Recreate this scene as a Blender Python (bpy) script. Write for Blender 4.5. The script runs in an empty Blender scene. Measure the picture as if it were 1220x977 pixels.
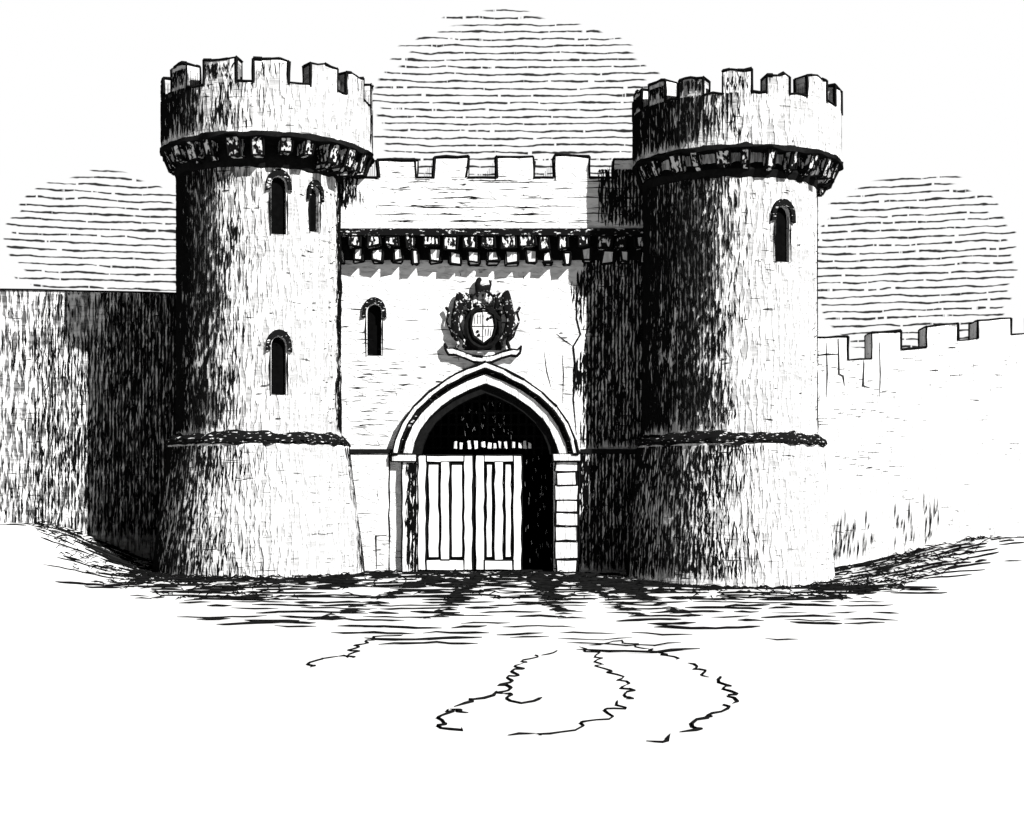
import bpy, bmesh, math, random
from mathutils import Vector, Matrix, noise as mnoise
random.seed(11)
sc = bpy.context.scene
col = sc.collection

# ------------------------------------------------------------------ node helpers
class NT:
    def __init__(s, tree): s.t = tree; s.n = tree.nodes; s.l = tree.links
    def node(s, typ, **kw):
        n = s.n.new(typ)
        for k, v in kw.items(): setattr(n, k, v)
        return n
    def put(s, sock, val):
        if isinstance(val, bpy.types.NodeSocket): s.l.new(val, sock)
        elif val is not None: sock.default_value = val
    def m(s, op, a, b=None, c=None, clamp=False):
        n = s.node('ShaderNodeMath', operation=op, use_clamp=clamp)
        s.put(n.inputs[0], a); s.put(n.inputs[1], b); s.put(n.inputs[2], c)
        return n.outputs[0]
    def mapr(s, v, a, b, c=0.0, d=1.0):
        n = s.node('ShaderNodeMapRange')
        s.put(n.inputs[0], v); s.put(n.inputs[1], a); s.put(n.inputs[2], b); s.put(n.inputs[3], c); s.put(n.inputs[4], d)
        return n.outputs[0]
    def noise(s, vec, scale=(1, 1, 1), detail=2.0, rough=0.5, off=(0, 0, 0), dist=0.0):
        mp = s.node('ShaderNodeMapping'); s.put(mp.inputs[0], vec)
        mp.inputs['Scale'].default_value = scale; mp.inputs['Location'].default_value = off
        n = s.node('ShaderNodeTexNoise'); s.l.new(mp.outputs[0], n.inputs['Vector'])
        n.inputs['Scale'].default_value = 1.0; n.inputs['Detail'].default_value = detail
        n.inputs['Roughness'].default_value = rough; n.inputs['Distortion'].default_value = dist
        return n.outputs[0]

def base_mat(name):
    m = bpy.data.materials.new(name); m.use_nodes = True
    nt = NT(m.node_tree); b = m.node_tree.nodes['Principled BSDF']
    b.inputs['Roughness'].default_value = 1.0
    b.inputs['Specular IOR Level'].default_value = 0.0
    return m, nt, b

def stone_mat(name, lo=0.20, hi=0.42, vertical=True, bump=1.0, joints=0.5, jh=0.36, jw=0.8, dash=0.66):
    m, nt, b = base_mat(name)
    uv = nt.node('ShaderNodeTexCoord').outputs['UV']
    if vertical: s1 = (12, 1.8, 1); s2 = (2.2, 9, 1)
    else: s1 = (4, 9, 1); s2 = (1.4, 12, 1)
    a = nt.mapr(nt.noise(uv, s1, 2, 0.5, dist=0.3), 0.42, 0.52)
    c = nt.mapr(nt.noise(uv, s2, 2, 0.5, off=(3, 7, 0)), 0.42, 0.58)
    st = nt.m('ADD', nt.m('MULTIPLY', a, 0.8), nt.m('MULTIPLY', c, 0.2))
    wob = nt.node('ShaderNodeVectorMath', operation='MULTIPLY_ADD')
    nn = nt.node('ShaderNodeTexNoise'); nn.inputs['Scale'].default_value = 2.0; nt.l.new(uv, nn.inputs['Vector'])
    nt.l.new(nn.outputs['Color'], wob.inputs[0]); wob.inputs[1].default_value = (0.22, 0.16, 0); nt.l.new(uv, wob.inputs[2])
    br = nt.node('ShaderNodeTexBrick'); nt.l.new(wob.outputs[0], br.inputs['Vector'])
    br.inputs['Scale'].default_value = 1.0; br.inputs['Mortar Size'].default_value = 0.013
    br.inputs['Mortar Smooth'].default_value = 0.4
    br.inputs['Brick Width'].default_value = jw; br.inputs['Row Height'].default_value = jh
    jm = br.outputs['Fac']
    patch = nt.mapr(nt.noise(uv, (1.1, 2.4, 1), 3, 0.6, off=(11, 2, 0)), 0.66 - 0.16 * joints, 0.70 - 0.16 * joints)
    ink = nt.m('MULTIPLY', jm, patch)
    dz = nt.mapr(nt.noise(uv, (2.0, 16, 1), 2, 0.5, off=(5, 1, 0)), dash, dash + .025)
    dp = nt.mapr(nt.noise(uv, (0.5, 0.7, 1), 2, 0.5, off=(1, 9, 0)), 0.50, 0.56)
    ink = nt.m('MAXIMUM', ink, nt.m('MULTIPLY', dz, dp))
    val = nt.mapr(st, 0, 1, lo, hi)
    val = nt.m('MULTIPLY', val, nt.m('SUBTRACT', 1.0, nt.m('MULTIPLY', ink, 0.95)))
    cc = nt.node('ShaderNodeCombineColor')
    for i in range(3): nt.l.new(val, cc.inputs[i])
    nt.l.new(cc.outputs[0], b.inputs['Base Color'])
    bp = nt.node('ShaderNodeBump'); bp.inputs['Strength'].default_value = 1.0
    bp.inputs['Distance'].default_value = 0.09 * bump
    nt.l.new(st, bp.inputs['Height']); nt.l.new(bp.outputs[0], b.inputs['Normal'])
    return m

def plain_mat(name, v, var=0.3, sc_=9):
    m, nt, b = base_mat(name)
    oc = nt.node('ShaderNodeTexCoord').outputs['Object']
    n = nt.noise(oc, (sc_, sc_, sc_), 3, 0.6)
    val = nt.mapr(n, 0.3, 0.7, v * (1 - var), v * (1 + var))
    cc = nt.node('ShaderNodeCombineColor')
    for i in range(3): nt.l.new(val, cc.inputs[i])
    nt.l.new(cc.outputs[0], b.inputs['Base Color'])
    return m
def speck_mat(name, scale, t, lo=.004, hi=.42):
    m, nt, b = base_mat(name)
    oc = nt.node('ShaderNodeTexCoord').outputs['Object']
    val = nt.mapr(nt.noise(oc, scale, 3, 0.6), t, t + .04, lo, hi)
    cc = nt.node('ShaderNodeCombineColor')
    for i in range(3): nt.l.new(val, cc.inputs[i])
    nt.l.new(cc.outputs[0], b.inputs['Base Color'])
    return m

STONE = stone_mat('tower_stone', joints=0.12, bump=.45)
WALLS = stone_mat('gate_stone', vertical=False, joints=0.4, bump=0.14, lo=0.36, hi=0.46, dash=.63)
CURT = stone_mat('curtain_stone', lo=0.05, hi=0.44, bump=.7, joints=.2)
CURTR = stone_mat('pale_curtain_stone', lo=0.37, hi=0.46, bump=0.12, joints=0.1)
TRIM = stone_mat('trim_stone', lo=0.34, hi=0.46, joints=0.0, bump=0.15)
INK = plain_mat('black_edge', 0.004)
DARK = plain_mat('dark_recess', 0.0015)  # near-black colour carries the darkness inside window slits and passage
BLACK = plain_mat('black_iron_and_stone', 0.005)  # iron and black stone, also the shade painted behind corbels and brackets
SOOT = speck_mat('black_flecked_stone', (7, 7, 26), .62)  # near-black stone with pale flecks
FLECKV = speck_mat('black_flecked_bracket_stone', (11, 11, 5), .50)  # near-black bracket stone with more pale flecks
PAINT = plain_mat('white_paint', 0.5, 0.06)
CARVE = speck_mat('carved_dark_stone', (15, 15, 11), .60)

# ------------------------------------------------------------------ mesh helpers
def empty(name, loc=(0, 0, 0)):
    e = bpy.data.objects.new(name, None); e.location = loc; col.objects.link(e); return e

def finish(bm, name, mat, parent=None, uvmode='box', cx=0, cy=0, R=2.0, smooth=None, recalc=True):
    if recalc: bmesh.ops.recalc_face_normals(bm, faces=bm.faces)
    uvl = bm.loops.layers.uv.verify()
    for f in bm.faces:
        n = f.normal
        if abs(n.z) > 0.85:
            for l in f.loops: l[uvl].uv = (l.vert.co.x, l.vert.co.y)
        elif uvmode == 'cyl':
            c = f.calc_center_median(); ac = math.atan2(c.x - cx, -(c.y - cy))
            for l in f.loops:
                a = math.atan2(l.vert.co.x - cx, -(l.vert.co.y - cy))
                while a - ac > math.pi: a -= 2 * math.pi
                while a - ac < -math.pi: a += 2 * math.pi
                l[uvl].uv = (a * R + cx * 3.1, l.vert.co.z)
        elif abs(n.x) > abs(n.y):
            for l in f.loops: l[uvl].uv = (l.vert.co.y + 3.3, l.vert.co.z)
        else:
            for l in f.loops: l[uvl].uv = (l.vert.co.x, l.vert.co.z)
    me = bpy.data.meshes.new(name); bm.to_mesh(me); bm.free()
    me.materials.append(mat)
    if smooth is not None:
        for p in me.polygons: p.use_smooth = True
        try: me.set_sharp_from_angle(angle=math.radians(smooth))
        except Exception: pass
    o = bpy.data.objects.new(name, me); col.objects.link(o)
    if parent: o.parent = parent
    return o

def box(bm, x0, x1, y0, y1, z0, z1, jit=0.0):
    vs = []
    for z in (z0, z1):
        for (x, y) in ((x0, y0), (x1, y0), (x1, y1), (x0, y1)):
            vs.append(bm.verts.new((x + random.uniform(-jit, jit), y, z + random.uniform(-jit, jit))))
    for f in ((0, 3, 2, 1), (4, 5, 6, 7), (0, 1, 5, 4), (1, 2, 6, 5), (2, 3, 7, 6), (3, 0, 4, 7)):
        bm.faces.new([vs[i] for i in f])

def lathe(bm, cx, cy, prof, segs=128, rough=0.0):
    rings = []
    for k, (r, z) in enumerate(prof):
        rg = []
        for i in range(segs):
            a = 2 * math.pi * i / segs
            dz = rough * mnoise.noise(Vector((math.cos(a) * 6 + cx, math.sin(a) * 6, k * 1.7 + z)))
            dr = rough * mnoise.noise(Vector((math.cos(a) * 9 + cx, math.sin(a) * 9, k * 2.7 + z + 9)))
            rg.append(bm.verts.new((cx + (r + dr) * math.sin(a), cy - (r + dr) * math.cos(a), z + dz)))
        rings.append(rg)
    for a, b in zip(rings, rings[1:]):
        for i in range(segs):
            j = (i + 1) % segs
            bm.faces.new((a[i], a[j], b[j], b[i]))
    bm.faces.new(rings[0]); bm.faces.new(rings[-1])

def sector(bm, cx, cy, a0, a1, r0, r1, z0, z1, n=4, r1b=None, zj=0.0):
    if r1b is None: r1b = r1
    G = []
    for i in range(n + 1):
        a = math.radians(a0 + (a1 - a0) * i / n); s, c = math.sin(a), -math.cos(a); zz = z1 + random.uniform(-zj, zj)
        G.append([bm.verts.new((cx + r * s, cy + r * c, z)) for r, z in ((r0, z0), (r1b, z0), (r1, zz), (r0, zz))])
    for A, B in zip(G, G[1:]):
        for k in range(4):
            l = (k + 1) % 4
            bm.faces.new((A[k], B[k], B[l], A[l]))
    bm.faces.new(G[0]); bm.faces.new(G[-1][::-1])

def tube(bm, pts, r, sides=5, taper=True):
    pts = [Vector(p) for p in pts]; n = len(pts)
    if n < 2: return
    rings = []
    for i, p in enumerate(pts):
        t = (pts[min(i + 1, n - 1)] - pts[max(i - 1, 0)])
        if t.length < 1e-6: t = Vector((1, 0, 0))
        t.normalize()
        up = Vector((0, 0, 1)) if abs(t.z) < 0.9 else Vector((0, 1, 0))
        a = t.cross(up).normalized(); b = t.cross(a).normalized()
        k = 1.0
        if taper and (i == 0 or i == n - 1): k = 0.3
        k *= random.uniform(0.75, 1.25)
        rings.append([bm.verts.new(p + (a * math.cos(2 * math.pi * j / sides) + b * math.sin(2 * math.pi * j / sides)) * r * k) for j in range(sides)])
    for A, B in zip(rings, rings[1:]):
        for j in range(sides):
            l = (j + 1) % sides
            bm.faces.new((A[j], A[l], B[l], B[j]))

def edges_of(o, r=0.022, ang=35, wob=0.014, parent=None, filt=None, skip=0.0):
    """ink outlines: a thin irregular bead laid along the sharp edges"""
    bm = bmesh.new(); bm.from_mesh(o.data)
    bmesh.ops.remove_doubles(bm, verts=bm.verts, dist=1e-5)
    out = bmesh.new(); lim = math.radians(ang)
    for e in bm.edges:
        if len(e.link_faces) == 2 and e.calc_face_angle(0) < lim: continue
        a, b = e.verts[0].co.copy(), e.verts[1].co.copy()
        if filt and not filt((a + b) / 2): continue
        if random.random() < skip: continue
        L = (b - a).length; n = max(1, int(L / 0.25))
        pts = []
        for i in range(n + 1):
            p = a.lerp(b, i / n)
            if 0 < i < n: p += Vector((random.uniform(-wob, wob), random.uniform(-wob, wob) * .3, random.uniform(-wob, wob)))
            pts.append(p)
        tube(out, pts, r * random.uniform(0.6, 1.3), 4, taper=False)
    bm.free()
    return finish(out, o.name + '_arris', INK, parent or o.parent)

def arch_pts(cx, z0, w, h):
    prof = [(1, 0), (.965, .16), (.89, .35), (.77, .53), (.61, .69), (.42, .83), (.21, .945), (0, 1.03)]
    right = [(cx + w * a, z0 + h * b) for a, b in prof]
    left = [(cx - w * a, z0 + h * b) for a, b in prof[:-1]]
    return left + right[::-1]

def prism(bm, poly, y0, y1):
    A = [bm.verts.new((x, y0, z)) for x, z in poly]; B = [bm.verts.new((x, y1, z)) for x, z in poly]
    bm.faces.new(A); bm.faces.new(B[::-1])
    n = len(poly)
    for i in range(n): bm.faces.new((A[i], B[i], B[(i + 1) % n], A[(i + 1) % n]))

def band(bm, P, Q, y0, y1):
    V = []
    for (a, b) in zip(P, Q):
        V.append([bm.verts.new((a[0], y0, a[1])), bm.verts.new((b[0], y0, b[1])), bm.verts.new((b[0], y1, b[1])), bm.verts.new((a[0], y1, a[1]))])
    for A, B in zip(V, V[1:]):
        for k in range(4):
            l = (k + 1) % 4; bm.faces.new((A[k], A[l], B[l], B[k]))
    bm.faces.new(V[0]); bm.faces.new(V[-1][::-1])

def boolean_cut(o, cutters):
    for c in cutters:
        md = o.modifiers.new('b', 'BOOLEAN'); md.operation = 'DIFFERENCE'; md.object = c; md.solver = 'EXACT'
    dg = bpy.context.evaluated_depsgraph_get()
    me = bpy.data.meshes.new_from_object(o.evaluated_get(dg))
    o.modifiers.clear(); o.data = me
    for c in cutters: bpy.data.objects.remove(c)

def window(root, o_list, cx, cy, R, ang, z0, z1, w, flat=False, x=None):
    if flat: M = Matrix.Translation((x, 0, 0))
    else: M = Matrix.Translation((cx, cy, 0)) @ Matrix.Rotation(math.radians(ang), 4, 'Z') @ Matrix.Translation((0, -R, 0))
    h = w * 0.55
    poly = [(-w / 2, z0), (w / 2, z0)] + [(w / 2 * math.cos(t), z1 - h + h * math.sin(t)) for t in [math.pi * k / 8 for k in range(9)]]
    bm = bmesh.new(); prism(bm, poly, -0.4, 0.26); bm.transform(M)
    cut = finish(bm, 'cutter', STONE); o_list.append(cut)
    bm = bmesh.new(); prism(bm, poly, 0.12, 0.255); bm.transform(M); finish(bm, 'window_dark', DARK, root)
    bm = bmesh.new()
    n = 10
    Pi = [(w * .56 * math.cos(math.pi * k / n), z1 - h + (h + .01) * math.sin(math.pi * k / n)) for k in range(n + 1)]
    Po = [(w * .84 * math.cos(math.pi * k / n), z1 - h + (h + .17) * math.sin(math.pi * k / n)) for k in range(n + 1)]
    Pi = [(w * .56, z1 - h - .12)] + Pi + [(-w * .56, z1 - h - .12)]
    Po = [(w * .86, z1 - h - .16)] + Po + [(-w * .88, z1 - h - .16)]
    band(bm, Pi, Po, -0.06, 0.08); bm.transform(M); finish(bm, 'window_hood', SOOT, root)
    bm = bmesh.new()
    tube(bm, [(-w * .56, -0.01, z1 - h - .1), (-w * .60, -0.01, (z0 + z1) / 2), (-w * .55, -.01, z0 - .05)], .028, 4)
    tube(bm, [(w * .6, -0.01, z1 - h - .1), (w * .57, -0.01, (z0 + z1) / 2), (w * .6, -.01, z0)], .018, 4)
    tube(bm, [(-w * .6, -0.01, z0 - .01), (w * .6, -.01, z0)], .016, 4)
    for q in range(6):
        zz = random.uniform(z0, z1 - .2); tube(bm, [(-w * .56, -.01, zz), (-w * .80, -.01, zz + random.uniform(-.06, .02))], .014, 3)
    bm.transform(M); finish(bm, 'window_edge', INK, root)

def clamp01(v): return max(0.0, min(1.0, v))
def clump(a, b, s=1.0): return mnoise.noise(Vector((a * 2.2 * s, b * .9 * s, 3.3))) + .5 * mnoise.noise(Vector((a * 7 * s, b * 3 * s, 8.1)))
def hatch_cyl(nm, cx, cy, Rz, z0, z1, dens, N, parent, a0=-150, a1=100, r=.017, ln=(.12, .42)):  # short black upright strokes on a round wall, mostly drawing its shade
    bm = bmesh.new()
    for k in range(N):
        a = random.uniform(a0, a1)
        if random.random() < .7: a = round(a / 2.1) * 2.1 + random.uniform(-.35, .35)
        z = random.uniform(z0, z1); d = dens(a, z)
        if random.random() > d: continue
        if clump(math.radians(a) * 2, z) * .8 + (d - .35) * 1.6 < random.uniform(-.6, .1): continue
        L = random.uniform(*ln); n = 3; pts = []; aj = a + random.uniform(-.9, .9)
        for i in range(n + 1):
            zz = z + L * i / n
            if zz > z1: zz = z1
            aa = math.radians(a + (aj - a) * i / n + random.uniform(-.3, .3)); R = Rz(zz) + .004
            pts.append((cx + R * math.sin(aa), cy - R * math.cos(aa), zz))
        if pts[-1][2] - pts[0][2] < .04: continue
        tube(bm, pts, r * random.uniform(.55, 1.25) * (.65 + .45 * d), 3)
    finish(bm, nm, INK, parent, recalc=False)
def hatch_flat(nm, x0, x1, z0, z1, y, dens, N, parent, r=.018, ln=(.12, .45), slant=.004):  # the same black strokes on a flat wall
    bm = bmesh.new()
    for k in range(N):
        x = random.uniform(x0, x1)
        if random.random() < .6: x = round(x / .085) * .085 + random.uniform(-.012, .012)
        z = random.uniform(z0, z1); d = dens(x, z)
        if random.random() > d: continue
        if clump(x, z) * .8 + (d - .35) * 1.6 < random.uniform(-.6, .1): continue
        L = random.uniform(*ln); pts = []
        for i in range(4):
            pts.append((x + slant * i + random.uniform(-.014, .014), y - .004, min(z + L * i / 3, z1)))
        if pts[-1][2] - pts[0][2] < .04: continue
        tube(bm, pts, r * random.uniform(.55, 1.3), 3)
    finish(bm, nm, INK, parent, recalc=False)

# ------------------------------------------------------------------ terrain
def sstep(a, b, x):
    t = max(0.0, min(1.0, (x - a) / (b - a))); return t * t * (3 - 2 * t)
def terrain0(x, y):
    z = 1.2 * sstep(-8.2, -12.2, x) * sstep(-9, 0.5, y)
    z += 0.85 * sstep(7.4, 12.5, x) * sstep(-7, 0.5, y)
    z += -0.28 * math.exp(-((x - 5.5) / 3.0) ** 2) * math.exp(-((y + 3) / 3.0) ** 2)
    return z
ST = .6
def terrain(x, y):
    i = math.floor((x + 30) / ST); j = math.floor((y + 30) / ST)
    xa, ya = -30 + i * ST, -30 + j * ST; u = (x - xa) / ST; v = (y - ya) / ST
    return (terrain0(xa, ya) * (1 - u) * (1 - v) + terrain0(xa + ST, ya) * u * (1 - v) + terrain0(xa, ya + ST) * (1 - u) * v + terrain0(xa + ST, ya + ST) * u * v)
xs = [-400, -250, -150, -90, -55, -38] + [-30 + ST * i for i in range(101)] + [38, 55, 90, 150, 250, 400]
ys = [-90, -60, -42] + [-30 + ST * i for i in range(67)] + [18, 30, 60, 120, 220, 420]
bm = bmesh.new()
G = [[bm.verts.new((x, y, terrain0(x, y))) for x in xs] for y in ys]
for j in range(len(ys) - 1):
    for i in range(len(xs) - 1):
        bm.faces.new((G[j][i], G[j][i + 1], G[j + 1][i + 1], G[j + 1][i]))
gm, nt, b = base_mat('pale_ground')
oc = nt.node('ShaderNodeTexCoord').outputs['Object']
v = nt.mapr(nt.noise(oc, (1.2, 2.5, 1), 4, .6), .35, .65, .36, .44)
cc = nt.node('ShaderNodeCombineColor')
for i in range(3): nt.l.new(v, cc.inputs[i])
nt.l.new(cc.outputs[0], b.inputs['Base Color'])
finish(bm, 'ground', gm, smooth=60)

# ------------------------------------------------------------------ the gatehouse
root = empty('castle_gatehouse')

def tower(nm, cx, cy, R, px_, Rp, zc0, zp0, zn, zm, nmer, Rb0, Rb1, wins, rot, fade, N1):
    t = root
    bm = bmesh.new(); lathe(bm, cx, cy, [(R * 1.015, 2.9), (R, 4), (R + .01, 5), (R, 6.2), (R - .01, 7.4), (R, 8.6), (R, zp0 + .1)], rough=.025)
    sh = finish(bm, nm + '_shaft', STONE, t, 'cyl', cx, cy, R, smooth=30)
    cuts = []
    for (ang, z0, z1, w) in wins: window(t, cuts, cx, cy, R, ang, z0, z1, w)
    boolean_cut(sh, cuts)
    bm = bmesh.new(); lathe(bm, cx, cy, [(Rb0 + .06, -1), (Rb0, 0), ((Rb0 + Rb1) / 2 + .01, 1.5), (Rb1, 3.0), (Rb1, 3.1)])
    finish(bm, nm + '_plinth', STONE, t, 'cyl', cx, cy, R, smooth=30)
    bm = bmesh.new(); lathe(bm, cx, cy, [(Rb1 + .01, 3.1), (Rb1 + .05, 3.15), (Rb1 + .04, 3.2), (R + .03, 3.36), (R - .1, 3.38)], rough=.09)
    finish(bm, nm + '_string_course', SOOT, t, 'cyl', cx, cy, R, smooth=30)
    bm = bmesh.new()
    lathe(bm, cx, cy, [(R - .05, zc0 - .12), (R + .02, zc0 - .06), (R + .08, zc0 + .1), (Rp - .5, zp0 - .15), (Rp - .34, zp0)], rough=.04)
    finish(bm, nm + '_flare', BLACK, t, 'cyl', cx, cy, R, smooth=30)  # flare blackened to stand for the shadow behind the corbels
    bm = bmesh.new(); bm2 = bmesh.new(); k = 25
    for i in range(k):
        a = i * 360 / k + rot + random.uniform(-1.6, 1.6)
        sector(bm, px_, cy, a, a + 6.4 + random.uniform(-2.2, 1.8), R - .45, Rp - .03, zc0 + .16 + random.uniform(-.08, .08), zp0 - .06, 2, r1b=Rp - .18)
        if random.random() < .75: sector(bm2, px_, cy, a + .8, a + 4.6, R - .45, Rp - .20, zc0 + random.uniform(-.06, .08), zc0 + .2, 2, r1b=Rp - .36)
    co = finish(bm, nm + '_corbels', FLECKV, t, 'cyl', px_, cy, R)
    edges_of(co, .03, wob=.025)
    co = finish(bm2, nm + '_corbel_feet', FLECKV, t, 'cyl', px_, cy, R); edges_of(co, .024)
    bm = bmesh.new(); lathe(bm, px_, cy, [(Rp - .3, zp0 - .06), (Rp + .03, zp0 - .06), (Rp + .04, zp0 + .01), (Rp - .02, zp0 + .05)], rough=.08)
    finish(bm, nm + '_parapet_moulding', BLACK, t, 'cyl', px_, cy, R, smooth=40)
    bm = bmesh.new()
    sector(bm, px_, cy, 0, 360, Rp - .42, Rp, zp0 + .03, zn, 128)
    bmesh.ops.remove_doubles(bm, verts=bm.verts, dist=1e-4)
    finish(bm, nm + '_parapet', STONE, t, 'cyl', px_, cy, R, smooth=30)
    bm = bmesh.new()
    lathe(bm, px_, cy, [(Rp - .43, zp0 + .1), (Rp - .43, zp0 + .3)]); finish(bm, nm + '_roof_deck', TRIM, t)
    bm = bmesh.new(); pitch = 360 / nmer
    gaps = []; prev = None; first = None
    for i in range(nmer):
        a = i * pitch + rot + random.uniform(-2.4, 2.4); w = pitch * random.uniform(.52, .72)
        sector(bm, px_, cy, a, a + w, Rp - .41, Rp - .004, zn - .03, zm + random.uniform(-.07, .07), 4, zj=.04)
        if prev is not None: gaps.append((prev, a))
        else: first = a
        prev = a + w
    gaps.append((prev, first + 360))
    me = finish(bm, nm + '_merlons', STONE, t, 'cyl', px_, cy, R)
    edges_of(me, .036, filt=lambda c: c.z > zn + .02)
    bm = bmesh.new()
    for a0, a1 in gaps:
        for rr in (Rp, Rp - .42):
            tube(bm, [(px_ + rr * math.sin(math.radians(a)), cy - rr * math.cos(math.radians(a)), zn + .005 + random.uniform(-.03, .03)) for a in (a0, (a0 + a1) / 2, a1)], .034, 4, False)
        for q in range(5):   # dark upright strokes on the cheeks of each merlon
            rr = Rp - .05 - q * .07
            for aa, ok in ((a0 + .6, True), (a1 - .6, True)):
                p = (px_ + rr * math.sin(math.radians(aa)), cy - rr * math.cos(math.radians(aa)))
                tube(bm, [(p[0], p[1], zn), (p[0], p[1], zn + (zm - zn) * random.uniform(.4, .85))], .018, 3)
    finish(bm, nm + '_crenel_arris', INK, t)
    f0, f1 = fade  # strokes thin out toward the sun side: tower shade built as geometry
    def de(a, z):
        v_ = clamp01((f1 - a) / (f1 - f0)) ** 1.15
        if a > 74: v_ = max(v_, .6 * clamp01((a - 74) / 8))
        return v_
    hatch_cyl(nm + '_shaft_shade_hatch', cx, cy, lambda z: R + .02 * clamp01((5 - z) / 2) + .006, 3.35, zc0, de, N1, t)
    hatch_cyl(nm + '_plinth_shade_hatch', cx, cy, lambda z: Rb0 + (Rb1 - Rb0) * clamp01(z / 3), -.1, 3.05, lambda a, z: max(clamp01((f1 + 12 - a) / (f1 - f0)) ** 1.1 * .92, .6 * clamp01((a - 74) / 8)), int(N1 * .5), t)  # plinth, parapet and merlons get the same drawn-on shade
    hatch_cyl(nm + '_parapet_shade_hatch', px_, cy, lambda z: Rp, zp0 + .06, zn, lambda a, z: max(.95 * clamp01((f1 - 4 - a) / (f1 - f0)) ** 1.1, .5 * clamp01((a - 74) / 9)), int(N1 * .24), t, ln=(.15, .5))
    hatch_cyl(nm + '_merlon_shade_hatch', px_, cy, lambda z: Rp, zn + .05, zm - .1, lambda a, z: 0 if any(g0 - 1 < b_ < g1 + 1 for g0, g1 in gaps for b_ in (a, a + 360)) else max(.85 * clamp01((f1 + 4 - a) / (f1 - f0)), .1), int(N1 * .10), t, ln=(.1, .3))
    bm = bmesh.new()
    for k in range(190):
        a = random.uniform(-60, 88); lowr = random.random() < .55
        z = random.uniform(.2, 3.0) if lowr else random.uniform(3.5, zc0 - .2)
        if not lowr and a < 60 and random.random() < .75: a = random.uniform(55, 88)
        RR = (Rb0 + (Rb1 - Rb0) * z / 3) if lowr else R + .022
        w = random.uniform(2, 11) * (1 if lowr else .5); tube(bm, [(cx + (RR + .002) * math.sin(math.radians(a + w * q)), cy - (RR + .002) * math.cos(math.radians(a + w * q)), z + random.uniform(-.008, .008)) for q in (0, .33, .66, 1)], .011, 3)
    finish(bm, nm + '_joints', INK, t, recalc=False)

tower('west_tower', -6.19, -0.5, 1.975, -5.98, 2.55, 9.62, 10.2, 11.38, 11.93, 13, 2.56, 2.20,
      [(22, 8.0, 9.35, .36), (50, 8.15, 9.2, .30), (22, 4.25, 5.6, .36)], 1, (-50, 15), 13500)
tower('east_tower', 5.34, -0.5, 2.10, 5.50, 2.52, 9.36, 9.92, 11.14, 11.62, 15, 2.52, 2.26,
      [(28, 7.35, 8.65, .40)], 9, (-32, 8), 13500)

AX, AZ, AW, AH = -0.66, 2.92, 1.70, 1.60
poly = [(-4.9, -.6), (AX - AW, -.6)] + arch_pts(AX, AZ, AW, AH) + [(AX + AW, -.6), (4.4, -.6), (4.4, 8.4), (-4.9, 8.4)]
bm = bmesh.new(); prism(bm, poly, 0, 0.7)
gw = finish(bm, 'gate_wall', WALLS, root)
cuts = []
window(root, cuts, 0, 0, 0, 0, 5.38, 6.65, .36, flat=True, x=-3.42)
boolean_cut(gw, cuts)
bm = bmesh.new(); bm.from_mesh(gw.data)
old = gw; finish(bm, 'gate_front_wall', WALLS, root); bpy.data.objects.remove(old)
bm = bmesh.new(); box(bm, -4.8, 4.3, .71, 7, 5.2, 9.6); finish(bm, 'gate_upper_block', WALLS, root)
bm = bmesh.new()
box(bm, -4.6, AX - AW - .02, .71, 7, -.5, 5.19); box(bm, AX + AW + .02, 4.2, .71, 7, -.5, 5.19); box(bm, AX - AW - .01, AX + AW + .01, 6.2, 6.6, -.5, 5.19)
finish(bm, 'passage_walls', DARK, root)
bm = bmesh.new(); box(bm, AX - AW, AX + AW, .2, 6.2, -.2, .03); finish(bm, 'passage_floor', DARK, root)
bm = bmesh.new(); box(bm, -4.6, -3.05, -.09, .0, -.4, 2.95); box(bm, 1.66, 4.2, -.09, 0, -.4, 2.95)
pl = finish(bm, 'gate_plinth', WALLS, root); edges_of(pl, .02)
bm = bmesh.new(); box(bm, -4.6, -2.95, -.14, .0, 2.951, 3.05); box(bm, 1.70, 4.2, -.14, 0, 2.951, 3.05); finish(bm, 'gate_plinth_cap', BLACK, root)
bm = bmesh.new()
tube(bm, [(-3.35, -.1, .08), (-3.37, -.1, .9), (-3.08, -.1, .93)], .02, 4); tube(bm, [(-3.9, -.1, 1.45), (-3.5, -.1, 1.47)], .016, 4)
tube(bm, [(-4.27 + random.uniform(-.02, .02), -.02, 3.2 + .22 * k) for k in range(21)], .045, 5)
tube(bm, [(-3.66 - .042 * k + random.uniform(-.015, .015), -.11, .0 + .3 * k) for k in range(11)], .04, 5)
finish(bm, 'plinth_joints', INK, root)
bm = bmesh.new(); band(bm, arch_pts(AX, AZ, 2.30, 2.22), arch_pts(AX, AZ, 2.16, 2.06), -.22, 0.0)
o = finish(bm, 'arch_hood_mould', TRIM, root); edges_of(o, .03, 40)
bm = bmesh.new(); band(bm, arch_pts(AX, AZ, 2.155, 2.055), arch_pts(AX, AZ, 2.06, 1.95), -.05, 0.0); finish(bm, 'arch_hollow', SOOT, root)
bm = bmesh.new(); band(bm, arch_pts(AX, AZ, 2.055, 1.945), arch_pts(AX, AZ, 1.80, 1.69), -.12, 0.0)
o = finish(bm, 'arch_voussoirs', TRIM, root); edges_of(o, .024, 40)
bm = bmesh.new(); band(bm, arch_pts(AX, AZ, 1.795, 1.685), arch_pts(AX, AZ, 1.60, 1.48), -.02, 0.4); finish(bm, 'arch_inner_order', BLACK, root)
bm = bmesh.new()
z = 0.0; i = 0
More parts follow.
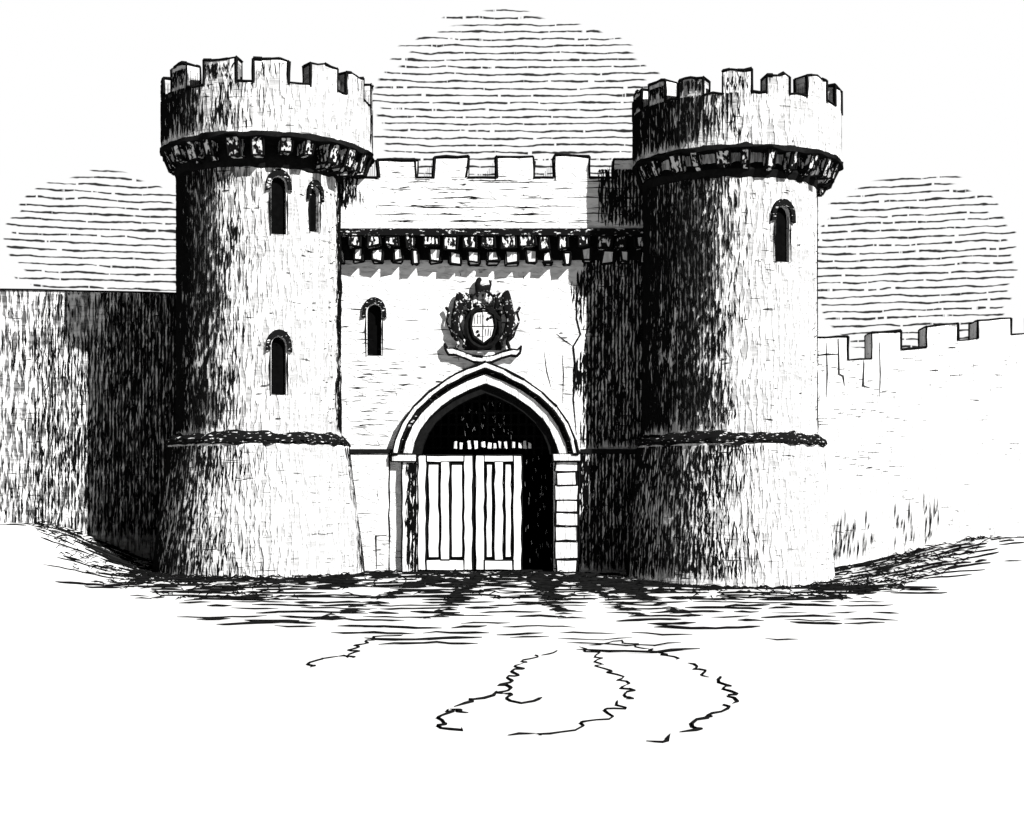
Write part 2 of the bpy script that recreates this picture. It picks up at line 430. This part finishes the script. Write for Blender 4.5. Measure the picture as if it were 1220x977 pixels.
while z < 2.7:
    h = random.uniform(.3, .48); h = min(h, 2.74 - z); d = .03 * (i % 2)
    if h > .05: box(bm, 1.10 - d, 1.60 + d, -.14, 0.0, z - (0.3 if z == 0 else 0), z + h - .015, .016)
    z += h; i += 1
box(bm, 1.0, 1.68, -.20, 0.0, 2.74, 2.92)
o = finish(bm, 'gate_jamb_stones', TRIM, root); edges_of(o, .02, wob=.02, skip=.15)
bm = bmesh.new(); box(bm, -2.72, -2.40, -.14, 0, -.3, 2.74); box(bm, -2.98, -2.36, -.2, 0, 2.741, 2.92)
o = finish(bm, 'gate_jamb_shaft', TRIM, root); edges_of(o, .022)
hatch_flat('gate_jamb_hatch', -2.60, -2.38, 0, 2.7, -.14, lambda x, z: .9, 330, root)  # even black strokes on the left jamb

def leaf(nm, x0, x1):
    bm = bmesh.new(); z0, z1 = .05, 2.90; st = .21; w = x1 - x0; mid = (x0 + x1) / 2
    box(bm, x0, x0 + st, .05, .15, z0, z1); box(bm, x1 - st, x1, .05, .15, z0, z1)
    box(bm, mid - .11, mid + .11, .05, .15, z0 + .25, z1 - .16)
    box(bm, x0 + st, x1 - st, .052, .15, z0, z0 + .25); box(bm, x0 + st, x1 - st, .052, .15, z1 - .16, z1)
    for a, b_ in ((x0 + st, mid - .11), (mid + .11, x1 - st)):
        box(bm, a + .05, b_ - .05, .075, .15, z0 + .31, z1 - .22)
    o = finish(bm, nm, PAINT, root); edges_of(o, .017)
    bm = bmesh.new(); box(bm, x0 + .01, x1 - .01, .155, .18, z0, z1 - .01); finish(bm, nm + '_back', BLACK, root)
leaf('door_leaf', -2.34, -.98); leaf('door_leaf_second', -.90, .24)
bm = bmesh.new(); box(bm, -.975, -.905, .09, .15, .05, 2.9); finish(bm, 'door_gap', INK, root)
bm = bmesh.new()
x = AX - AW + .1
while x < AX + AW:
    box(bm, x, x + .06, 1.45, 1.51, 2.95, 4.7)
    x += .2
for z in (3.1, 3.4, 3.7, 4.0, 4.3): box(bm, AX - AW, AX + AW, 1.42, 1.45, z, z + .06)
finish(bm, 'portcullis', BLACK, root)
bm = bmesh.new(); x = -1.45
while x < .45:
    w_ = random.uniform(.04, .08); box(bm, x, x + w_, .40, .43, 3.10 + random.uniform(-.03, .03), 3.24 + random.uniform(-.03, .03), .018); x += w_ + random.uniform(.05, .16)
finish(bm, 'portcullis_studs', TRIM, root)
bm = bmesh.new()
for k in range(60):
    x = random.uniform(-1.9, .6); z = random.uniform(3.3, 4.2)
    if abs(x + .66) > 1.2 * (1 - (z - 3) / 1.6): continue
    tube(bm, [(x, .41, z), (x + random.uniform(-.04, .04), .41, z + random.uniform(.05, .13))], .008, 3)
for k in range(40):
    x = random.uniform(.32, 1.0); z = random.uniform(.2, 2.8); tube(bm, [(x, .41, z), (x + random.uniform(-.02, .02), .41, z + random.uniform(.05, .13))], .007, 3)
finish(bm, 'portcullis_glints', TRIM, root, recalc=False)

bm = bmesh.new(); box(bm, -4.6, 4.2, -.42, .3, 8.45, 9.70)
finish(bm, 'gate_parapet', WALLS, root)
bm = bmesh.new(); x = -4.75; mer = []
while x < 3.9:
    w = .84 + random.uniform(-.14, .10); box(bm, x, x + w, -.415, -.02, 9.68, 10.2 + random.uniform(-.05, .05), .04); mer.append((x, x + w)); x += 1.45 + random.uniform(-.07, .07)
o = finish(bm, 'gate_merlons', WALLS, root); edges_of(o, .034, filt=lambda c: c.z > 9.72)
bm = bmesh.new()
for (a, b_), (c, d) in zip(mer, mer[1:]):
    tube(bm, [(b_, -.42, 9.705), ((b_ + c) / 2, -.42, 9.71), (c, -.42, 9.705)], .034, 4, False)
    # dark strokes stepping down at the left foot of each merlon
    for q in range(6):
        xx = c - .03 - q * .045; tube(bm, [(xx, -.40, 9.72), (xx, -.40, 9.72 + .40 * (1 - q / 6.5))], .022, 3)
finish(bm, 'gate_crenel_arris', INK, root)
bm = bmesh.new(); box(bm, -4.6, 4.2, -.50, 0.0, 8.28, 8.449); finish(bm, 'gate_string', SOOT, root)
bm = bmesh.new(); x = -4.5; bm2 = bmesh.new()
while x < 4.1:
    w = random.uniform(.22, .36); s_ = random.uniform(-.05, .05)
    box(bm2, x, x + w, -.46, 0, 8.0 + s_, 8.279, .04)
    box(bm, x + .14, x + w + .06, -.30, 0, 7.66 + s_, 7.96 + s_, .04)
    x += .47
o = finish(bm2, 'machicolation_brackets', FLECKV, root); edges_of(o, .032)
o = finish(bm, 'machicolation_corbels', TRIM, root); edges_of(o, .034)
bm = bmesh.new(); box(bm, -4.6, 4.2, -.10, 0, 7.74, 8.28); finish(bm, 'machicolation_shade_slab', BLACK, root)  # black slab puts the shade behind the brackets into colour

hatch_flat('gate_wall_shadow_hatch', 1.45, 4.0, 3.05, 8.0, 0, lambda x, z: clamp01((x - 1.55 + .15 * math.sin(z * 3)) / .3), 4600, root)  # cast shadow of the east tower, drawn in black strokes
hatch_flat('gate_wall_low_shadow_hatch', 1.68, 4.0, 0, 2.95, -.09, lambda x, z: 1, 2600, root)  # east tower's shadow continued in strokes on the lower wall
hatch_flat('gate_parapet_shadow_hatch', 1.9, 4.1, 8.5, 9.9, -.42, lambda x, z: clamp01((x - 2.0) / .5), 1700, root)  # shadow on the parapet beside the east tower, built from strokes
hatch_flat('gate_parapet_west_hatch', -4.5, -3.5, 8.9, 9.9, -.42, lambda x, z: clamp01((-3.6 - x) / .6) * .9, 450, root)  # black strokes growing denser toward the west tower

bm = bmesh.new()
tube(bm, [(1.62, -.01, 7.4), (1.60, -.01, 6.3), (1.70, -.01, 5.9), (1.52, -.01, 5.6), (1.58, -.01, 5.0), (1.52, -.01, 4.3), (1.60, -.01, 3.4)], .024, 4)
tube(bm, [(1.1, -.01, 5.92), (1.3, -.01, 5.75), (1.5, -.01, 5.62)], .018, 4)
tube(bm, [(.8, -.01, 5.5), (.86, -.01, 5.0), (.98, -.01, 4.55)], .010, 4)
tube(bm, [(1.25, -.01, 5.4), (1.28, -.01, 4.9), (1.26, -.01, 4.2)], .012, 4)
for k in range(50):
    x = random.uniform(-4.1, 1.2); z = random.uniform(3.3, 5.2) if k < 38 else random.uniform(5, 7.2)
    if -2.95 < x < 1.6 and z < 5.4: x = random.uniform(-4.1, -3.0)
    if abs(x + .7) < 1.2: continue
    L = random.uniform(.1, .5); tube(bm, [(x, 0, z), (x + L / 2, 0, z + .01), (x + L, 0, z)], .013, 4)
for k in range(75):
    x = random.uniform(-3.8, 2.6); z = random.choice((8.62, 8.8, 8.98, 9.2, 9.42, 9.6)) + random.uniform(-.03, .03); L = random.uniform(.15, 1.0)
    tube(bm, [(x, -.42, z), (x + L / 2, -.42, z + .015), (x + L, -.42, z)], .014, 4)
finish(bm, 'masonry_cracks', INK, root)

# ------------------------------------------------------------------ coat of arms
def skin(nm, verts, edges, radii, mat, parent):
    me = bpy.data.meshes.new(nm); me.from_pydata(verts, edges, []); o = bpy.data.objects.new(nm, me); col.objects.link(o)
    md = o.modifiers.new('s', 'SKIN'); md.use_smooth_shade = True
    for i, r in enumerate(radii): me.skin_vertices[0].data[i].radius = (r, r)
    me.skin_vertices[0].data[0].use_root = True
    o.modifiers.new('u', 'SUBSURF').levels = 1
    dg = bpy.context.evaluated_depsgraph_get(); m2 = bpy.data.meshes.new_from_object(o.evaluated_get(dg))
    o.modifiers.clear(); o.data = m2; m2.materials.clear(); m2.materials.append(mat); o.parent = parent
    return o
CX, CY = -.72, -.12
def pt(x, z, y=0): return (CX + x, CY + y, z)
bm = bmesh.new()
sh = [(-.28, 6.36), (-.14, 6.44), (0, 6.46), (.14, 6.44), (.28, 6.36), (.31, 6.08), (.24, 5.82), (0, 5.64), (-.24, 5.82), (-.31, 6.08)]
prism(bm, [(CX + a, b_) for a, b_ in sh], -.2, 0); o = finish(bm, 'arms_shield', TRIM, root); edges_of(o, .04)
bm = bmesh.new()
tube(bm, [pt(0, 6.44, -.09), pt(0, 5.66, -.09)], .024); tube(bm, [pt(-.30, 6.08, -.09), pt(.30, 6.08, -.09)], .028)
for dx in (-.21, -.13, -.06): tube(bm, [pt(dx, 6.38, -.09), pt(dx, 6.14, -.09)], .02)
for dx in (.07, .14, .21): tube(bm, [pt(dx, 6.02, -.09), pt(dx * .9, 5.84, -.09)], .02)
for (dx, dz) in ((.12, 6.26), (.2, 6.3), (-.13, 5.95), (-.1, 5.86)): bmesh.ops.create_icosphere(bm, subdivisions=1, radius=.045, matrix=Matrix.Translation(pt(dx, dz, -.08)))
tube(bm, [pt(.42 * math.cos(2 * math.pi * k / 24), 6.05 + .5 * math.sin(2 * math.pi * k / 24), -.05) for k in range(25)], .06, 5, False)
finish(bm, 'arms_garter', BLACK, root)
bm = bmesh.new()
tube(bm, [pt(-.24, 6.60, -.04), pt(0, 6.57, -.1), pt(.24, 6.60, -.04)], .05, 6, False)
for dx in (-.24, -.12, 0, .12, .24):
    tube(bm, [pt(dx, 6.62, -.07), pt(dx * 1.15, 6.80, -.07)], .035, 5)
    bmesh.ops.create_icosphere(bm, subdivisions=1, radius=.045, matrix=Matrix.Translation(pt(dx * 1.18, 6.84, -.07)))
for s in (-1, 1): tube(bm, [pt(s * .24, 6.64, -.05), pt(s * .26, 6.82, -.05), pt(s * .12, 6.94, -.05), pt(0, 6.96, -.05)], .035, 5)
finish(bm, 'arms_crown', CARVE, root)
skin('arms_crest_lion', [pt(-.12, 6.98), pt(0, 7.04), pt(.12, 7.0), pt(-.14, 7.14), pt(-.1, 7.26), pt(-.02, 7.24), pt(.2, 7.12), (CX + .16, CY, 7.24), pt(-.16, 6.88), pt(.14, 6.88)],
     [(0, 1), (1, 2), (0, 3), (3, 4), (4, 5), (2, 6), (6, 7), (0, 8), (2, 9)], [.07, .07, .07, .08, .09, .05, .03, .025, .035, .035], BLACK, root)
for sgn in (-1, 1):
    skin('arms_mantling', [pt(sgn * .30, 6.5), pt(sgn * .38, 6.66), pt(sgn * .32, 6.82), pt(sgn * .44, 6.92), pt(sgn * .5, 6.62)], [(0, 1), (1, 2), (2, 3), (1, 4)], [.06, .07, .05, .03, .03], CARVE, root)
for sgn, nm in ((-1, 'arms_lion'), (1, 'arms_horse')):
    s = sgn; tall = .04 if s > 0 else 0
    V = [pt(s * .64, 6.02), pt(s * .70, 6.27), pt(s * .64, 6.50), pt(s * .60, 6.70 + tall), pt(s * .58, 6.84 + tall), pt(s * .46, 6.80 + tall),
         pt(s * .52, 6.46, -.05), pt(s * .38, 6.38, -.10), pt(s * .50, 6.60), pt(s * .38, 6.64, -.05),
         pt(s * .72, 5.85), pt(s * .60, 5.72), pt(s * .66, 5.52), pt(s * .56, 5.86), pt(s * .44, 5.74), pt(s * .48, 5.54),
         pt(s * .80, 5.98), pt(s * .90, 6.22), pt(s * .84, 6.42), pt(s * .92, 6.58), pt(s * .62, 6.96 + tall)]
    E = [(0, 1), (1, 2), (2, 3), (3, 4), (4, 5), (2, 6), (6, 7), (2, 8), (8, 9), (0, 10), (10, 11), (11, 12), (0, 13), (13, 14), (14, 15), (0, 16), (16, 17), (17, 18), (18, 19), (4, 20)]
    r = [.13, .12, .15, .12, .11, .06, .055, .04, .055, .04, .085, .055, .045, .08, .055, .045, .035, .03, .035, .05, .03]
    skin(nm, V, E, r, CARVE, root)
bm = bmesh.new()
up = [(-.95, 5.66), (-.88, 5.54), (-.72, 5.54), (-.5, 5.46), (-.25, 5.36), (0, 5.33), (.25, 5.36), (.5, 5.46), (.72, 5.52), (.86, 5.50), (.95, 5.6)]
band(bm, [(CX + a, b_) for a, b_ in up], [(CX + a * .97, b_ - .15) for a, b_ in up], -.16, 0)
o = finish(bm, 'arms_scroll', TRIM, root); edges_of(o, .026, 50)
bm = bmesh.new(); box(bm, CX - .46, CX + .46, -.04, 0, 5.5, 6.5); finish(bm, 'arms_backing', BLACK, root)

# ------------------------------------------------------------------ curtain walls
bm = bmesh.new()
N = 14; x0, x1 = -21.0, -7.2
top = [(x0 + (x1 - x0) * i / N, 7.42 - .35 * i / N + random.uniform(-.02, .02)) for i in range(N + 1)]
prism(bm, [(x0, -.5)] + top + [(x1, -.5)], 1.4, 2.4)
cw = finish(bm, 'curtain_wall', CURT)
bm = bmesh.new(); band(bm, [(a, b_ + .02) for a, b_ in top], [(a, b_ - .025) for a, b_ in top], 1.37, 2.43); finish(bm, 'coping', INK, cw)
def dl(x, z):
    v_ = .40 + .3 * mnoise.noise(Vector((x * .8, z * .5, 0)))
    v_ += .9 * clamp01((x + 10.9 + .6 * mnoise.noise(Vector((z, 0, 0)))) / 1.5) * (1 - .45 * clamp01((z - 6.2) / .8))  # extra strokes draw the west tower's shadow on the wall
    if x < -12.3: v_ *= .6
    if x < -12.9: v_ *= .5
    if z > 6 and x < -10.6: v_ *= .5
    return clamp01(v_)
hatch_flat('wall_shade_hatch', -17, -7.9, .8, 7.1, 1.4, dl, 13500, cw, r=.019, ln=(.12, .5))

bm = bmesh.new()
pts = [(6.6, 5.88), (8.55, 5.95), (8.55, 5.35), (9.15, 5.38), (9.15, 6.05), (9.9, 6.1), (9.9, 5.62), (10.55, 5.68), (10.55, 6.2), (11.35, 6.28), (11.35, 5.85), (11.85, 5.9), (11.85, 6.36), (12.7, 6.42), (12.7, 6.0), (13.3, 6.05), (13.3, 6.5), (14.2, 6.55), (14.2, 6.1), (14.9, 6.15), (14.9, 6.6), (18, 6.8), (18, -.6)]
prism(bm, [(6.6, -.6)] + pts, 1.0, 1.75)
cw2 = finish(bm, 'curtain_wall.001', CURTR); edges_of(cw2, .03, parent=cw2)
bm = bmesh.new()
for (x, z) in ((7.9, 5.2), (8.6, 4.9), (9.2, 4.6), (8.3, 4.0), (8.9, 4.1), (9.5, 3.9), (8.2, 2.9), (8.6, 2.7), (9.0, 2.6)):
    for k in range(3):
        xx = x + k * .22; tube(bm, [(xx, .99, z - k * .04), (xx + .14, .99, z - k * .04 + .01)], .018, 4)
for k in range(90):
    x = random.choice((random.uniform(7.8, 8.7), random.uniform(9.6, 10.9), random.uniform(7.8, 9.2))); zb = terrain(x, .9)
    zz = zb + random.uniform(.1, 1.0); h = random.uniform(.15, .6); tube(bm, [(x, .98, zz), (x + .02, .98, zz + h * .5), (x + .03, .98, zz + h)], .011, 4)
for x in (7.75, 8.0, 9.35): tube(bm, [(x, .99, 5.8), (x + .02, .99, 5.0), (x, .99, 4.4)], .014, 4)
tube(bm, [(8.3, .99, 5.9), (8.32, .99, 5.0), (8.42, .99, 4.95), (8.46, .99, 4.7)], .024, 4); tube(bm, [(8.95, .99, 5.35), (8.93, .99, 4.7), (9.1, .99, 4.65)], .024, 4)
tube(bm, [(7.6, .99, 5.45), (8.0, .99, 5.5), (8.3, .99, 5.5)], .018, 4)
for k in range(60):
    z = random.uniform(1.0, 5.7); x = 7.45 + random.uniform(0, .35); tube(bm, [(x, .99, z), (x + random.uniform(.05, .2), .99, z + random.uniform(.0, .12))], .013, 3)
for k in range(170):
    x = random.uniform(7.5, 12.6); z = random.uniform(1, 5.4); L = random.uniform(.06, .3)
    if mnoise.noise(Vector((x * .8, z * .8, 0))) < .03 + (x - 8) * .05: continue
    tube(bm, [(x, .99, z), (x + L, .99, z + .01)], .014, 4)
finish(bm, 'wall_cracks', INK, cw2)

# ------------------------------------------------------------------ grass / rutted turf strokes
def halfw(d):
    pts_ = [(17.5, 0.0), (18.6, 1.7), (20.4, 3.0), (23.3, 4.9), (28, 6.6), (33, 8.9), (37, 11.0), (40, 12.9), (42, 13.3)]
    for (a, b_), (c, e) in zip(pts_, pts_[1:]):
        if a <= d <= c: return b_ + (e - b_) * (d - a) / (c - a)
    return 0 if d < 17.5 else 13.3
bm = bmesh.new()
y = .9
while y > -22:
    d = 40 + y; hw = halfw(d); mid = .5 * clamp01((30 - d) / 10)
    x = mid - hw * random.uniform(.80, 1.06)
    end = mid + hw * random.uniform(.80, 1.06)
    while x < end:
        L = random.uniform(.4, 2.0) * (.55 + .45 * d / 40)
        L = min(L, end - x + .2)
        bright = mnoise.noise(Vector((x * .5, y * .4, 1.0)))
        if random.random() < .93 - clamp01(bright * 1.8) * .7:
            n = max(3, int(L / .16)); pts = []
            ph = random.uniform(0, 6); am = .08 + .005 * (42 - d); fq = random.uniform(2.2, 4)
            for i in range(n + 1):
                xx = x + L * i / n; yy = y + am * math.sin(ph + xx * fq) + random.uniform(-.05, .05)
                pts.append((xx, yy, terrain(xx, yy) + .012 + random.uniform(0, .014)))
            tube(bm, pts, random.uniform(.7, 1.7) * d / 1920, 4)
        x += L + random.uniform(.02, .35)
    y -= (.42 + .44 * clamp01((-y) / 16)) * random.uniform(.7, 1.3)
for k in range(5600):
    x = random.uniform(-13, 13); yy = random.uniform(-12, .9) if random.random() < .5 else random.uniform(-4.5, .9)
    if abs(x) > .93 * halfw(40 + yy): continue
    if random.random() < .75 and -4 < x < 3: continue
    if random.random() < clamp01(2.2 * mnoise.noise(Vector((x * .6, yy * .5, 7)))): continue
    z = terrain(x, yy); h = random.uniform(.03, .10); lx = random.uniform(-.35, .35)
    tube(bm, [(x, yy, z + .01), (x + lx * .6, yy, z + h * .8), (x + lx, yy, z + h * .6)], .018, 3)
for (xa, xb) in ((-2.6, -1.7), (-1.2, -1.0), (.6, .3), (1.7, 1.2), (2.4, 1.6)):
    for k in range(60):
        f = random.random(); yy = -16 * f + random.uniform(-.2, .2) - .4; x = xb + (xa - xb) * f * 1.2 + random.uniform(-.12, .12)
        L = random.uniform(.1, .45); tube(bm, [(x, yy, terrain(x, yy) + .015), (x + L * .5, yy + .1, terrain(x, yy) + .02), (x + L, yy + .05, terrain(x, yy) + .012)], .024 * (40 + yy) / 34, 3)
finish(bm, 'grass', INK, recalc=False)

bm = bmesh.new(); P = []
for i in range(131):
    x = -13 + 26 * i / 130
    edge = -1.2 - 5.6 * math.exp(-((x + 5.2) / 2.6) ** 2) - 6.4 * math.exp(-((x - 5.2) / 2.4) ** 2) + .7 * mnoise.noise(Vector((x * 1.1, 0, 0))) + .5 * mnoise.noise(Vector((x * 3.7, 4, 0)))
    P.append((x, edge * (1 - .75 * sstep(8, 13, abs(x)))))
R_ = 22
g = [[bm.verts.new((x, 1.2 + (e - 1.2) * j / R_, terrain(x, 1.2 + (e - 1.2) * j / R_) + .007)) for j in range(R_ + 1)] for x, e in P]
for A, B in zip(g, g[1:]):
    for j in range(R_): bm.faces.new((A[j], A[j + 1], B[j + 1], B[j]))
em, nt, b = base_mat('trodden_earth')
oc = nt.node('ShaderNodeTexCoord').outputs['Object']
v = nt.mapr(nt.noise(oc, (1.6, 1.3, 1), 4, .7), .46, .50, .01, .40)
cc = nt.node('ShaderNodeCombineColor')
for i in range(3): nt.l.new(v, cc.inputs[i])
nt.l.new(cc.outputs[0], b.inputs['Base Color'])
finish(bm, 'dirt_verge', em)

bm = bmesh.new()
def gp(px, py):
    d = 3264.0 / (py - 600.0); return ((px - 610) * d / 1920.0, d - 40.0)
lines = [
 [(367, 796), (380, 786), (400, 782), (415, 784)],
 [(418, 785), (424, 770), (450, 760), (480, 757)],
 [(645, 834), (620, 837), (603, 832), (600, 818), (612, 806), (622, 790), (640, 782), (664, 776)],
 [(690, 772), (712, 780), (716, 795), (738, 808), (750, 826), (738, 842), (722, 853), (700, 862), (672, 872), (640, 878), (605, 877)],
 [(590, 826), (560, 836), (536, 846), (526, 858), (530, 870), (550, 868)],
 [(534, 848), (548, 846), (558, 850)],
 [(822, 792), (840, 803), (862, 812), (876, 832), (862, 846), (836, 858), (826, 872), (800, 880), (770, 884)],
 [(700, 770), (740, 764), (780, 776), (806, 786)],
]
for L in lines:
    P2 = [Vector(gp(*p)) for p in L]; pts = []
    for a, b_ in zip(P2, P2[1:]):
        n = max(3, int((b_ - a).length / .10))
        for i in range(n):
            q = a.lerp(b_, i / n); f = len(pts)
            pts.append((q.x + .05 * math.sin(f * 1.1) + random.uniform(-.02, .02), q.y + .10 * math.cos(f * .9) + random.uniform(-.04, .04)))
    pts.append((P2[-1].x, P2[-1].y))
    pts = [(x, y, terrain(x, y) + .008) for x, y in pts]
    i = 0
    while i < len(pts) - 2:
        k = random.randint(8, 26); seg = pts[i:i + k]
        if len(seg) > 2: tube(bm, seg, random.uniform(.008, .0125), 5)
        i += k + random.choice((-1, 0, 1))
finish(bm, 'footpath', INK, recalc=False)

# ------------------------------------------------------------------ sky backdrop (curved, far behind)
RS = 260.0
bm = bmesh.new(); uvl = bm.loops.layers.uv.verify(); n = 80
cols = []
for i in range(n + 1):
    a = math.radians(-32 + 64 * i / n)
    cols.append((a, bm.verts.new((RS * math.sin(a), -40 + RS * math.cos(a), -6)), bm.verts.new((RS * math.sin(a), -40 + RS * math.cos(a), 112))))
for A, B in zip(cols, cols[1:]):
    f = bm.faces.new((A[1], B[1], B[2], A[2]))
    for l, (u, vv) in zip(f.loops, ((A[0], -6), (B[0], -6), (B[0], 112), (A[0], 112))): l[uvl].uv = (u, (vv - 1.7) / RS)
me = bpy.data.meshes.new('sky'); bm.to_mesh(me); bm.free()
sky = bpy.data.objects.new('sky', me); col.objects.link(sky)
sm = bpy.data.materials.new('sky_clouds'); sm.use_nodes = True; sm.node_tree.nodes.clear(); nt = NT(sm.node_tree)
try: sm.cycles.emission_sampling = 'NONE'
except Exception: pass
uv = nt.node('ShaderNodeTexCoord').outputs['UV']
sx = nt.node('ShaderNodeSeparateXYZ'); nt.l.new(uv, sx.inputs[0]); U, V = sx.outputs[0], sx.outputs[1]
PER = .0044
wob = nt.m('MULTIPLY', nt.m('SUBTRACT', nt.noise(uv, (45, 110, 1), 3, .6), .5), .0042)
vv = nt.m('DIVIDE', nt.m('ADD', V, wob), PER)
rowi = nt.m('FLOOR', vv); fr = nt.m('FRACT', vv)
dist = nt.m('ABSOLUTE', nt.m('SUBTRACT', fr, .5))
cv = nt.node('ShaderNodeCombineXYZ'); nt.l.new(nt.m('MULTIPLY', U, 60), cv.inputs[0]); nt.l.new(nt.m('MULTIPLY', rowi, 3.17), cv.inputs[1])
rn = nt.noise(cv.outputs[0], (1, 1, 1), 3, .65)
thick = nt.mapr(rn, .3, .7, .07, .19)
line = nt.mapr(nt.m('SUBTRACT', thick, dist), -.03, .05)
cv2 = nt.node('ShaderNodeCombineXYZ'); nt.l.new(nt.m('MULTIPLY', U, 210), cv2.inputs[0]); nt.l.new(nt.m('MULTIPLY', rowi, 7.7), cv2.inputs[1])
brk = nt.mapr(nt.noise(cv2.outputs[0], (1, 1, 1), 2, .5), .34, .38)
mask = None
for (cx, cy, rx, ry) in ((0.002, .247, .090, .059), (-.247, .156, .056, .046), (.242, .142, .062, .056)):
    a = nt.m('POWER', nt.m('ABSOLUTE', nt.m('DIVIDE', nt.m('SUBTRACT', U, cx), rx)), 2.0)
    c = nt.m('POWER', nt.m('ABSOLUTE', nt.m('DIVIDE', nt.m('SUBTRACT', V, cy), ry)), 2.0)
    s = nt.m('SUBTRACT', 1.0, nt.m('ADD', a, c))
    mask = s if mask is None else nt.m('MAXIMUM', mask, s)
cv3 = nt.node('ShaderNodeCombineXYZ'); nt.l.new(nt.m('MULTIPLY', U, 11), cv3.inputs[0]); nt.l.new(nt.m('MULTIPLY', rowi, 5.31), cv3.inputs[1])
en = nt.m('MULTIPLY', nt.m('SUBTRACT', nt.noise(cv3.outputs[0], (1, 1, 1), 3, .6), .53), 1.0)
mk = nt.mapr(nt.m('ADD', mask, en), 0, .04)
ink = nt.m('MULTIPLY', nt.m('MULTIPLY', line, brk), mk)
val = nt.m('SUBTRACT', 1.0, nt.m('MULTIPLY', ink, .96))
em_ = nt.node('ShaderNodeEmission'); cc = nt.node('ShaderNodeCombineColor')
for i in range(3): nt.l.new(val, cc.inputs[i])
nt.l.new(cc.outputs[0], em_.inputs[0]); em_.inputs[1].default_value = 1.0
out = nt.node('ShaderNodeOutputMaterial'); nt.l.new(em_.outputs[0], out.inputs[0])
me.materials.append(sm)

# ------------------------------------------------------------------ light
EL, AZM = 36, 45
w = bpy.data.worlds.new('World'); sc.world = w; w.use_nodes = True; nt = NT(w.node_tree)
bg = w.node_tree.nodes['Background']
st = nt.node('ShaderNodeTexSky'); st.sky_type = 'NISHITA'; st.sun_disc = False
st.sun_elevation = math.radians(EL); st.sun_rotation = math.radians(180 - AZM)
bw = nt.node('ShaderNodeRGBToBW'); nt.l.new(st.outputs[0], bw.inputs[0]); nt.l.new(bw.outputs[0], bg.inputs[0])
bg.inputs[1].default_value = 0.02
ld = bpy.data.lights.new('sun', 'SUN'); ld.energy = 16.0; ld.angle = math.radians(.5); ld.color = (1, .995, .985)
lo = bpy.data.objects.new('sun', ld); col.objects.link(lo)
s = Vector((math.sin(math.radians(AZM)) * math.cos(math.radians(EL)), -math.cos(math.radians(AZM)) * math.cos(math.radians(EL)), math.sin(math.radians(EL))))
lo.rotation_euler = s.to_track_quat('Z', 'Y').to_euler(); lo.location = s * 60

# ------------------------------------------------------------------ camera
cd = bpy.data.cameras.new('camera'); cam = bpy.data.objects.new('camera', cd); col.objects.link(cam)
cam.location = (0, -40, 1.7); cam.rotation_euler = (math.radians(90), 0, 0)
cd.sensor_width = 36; cd.lens = 56.66; cd.shift_y = .0914; cd.clip_end = 2000
sc.camera = cam
sc.view_settings.view_transform = 'Standard'; sc.view_settings.look = 'None'; sc.view_settings.exposure = 0
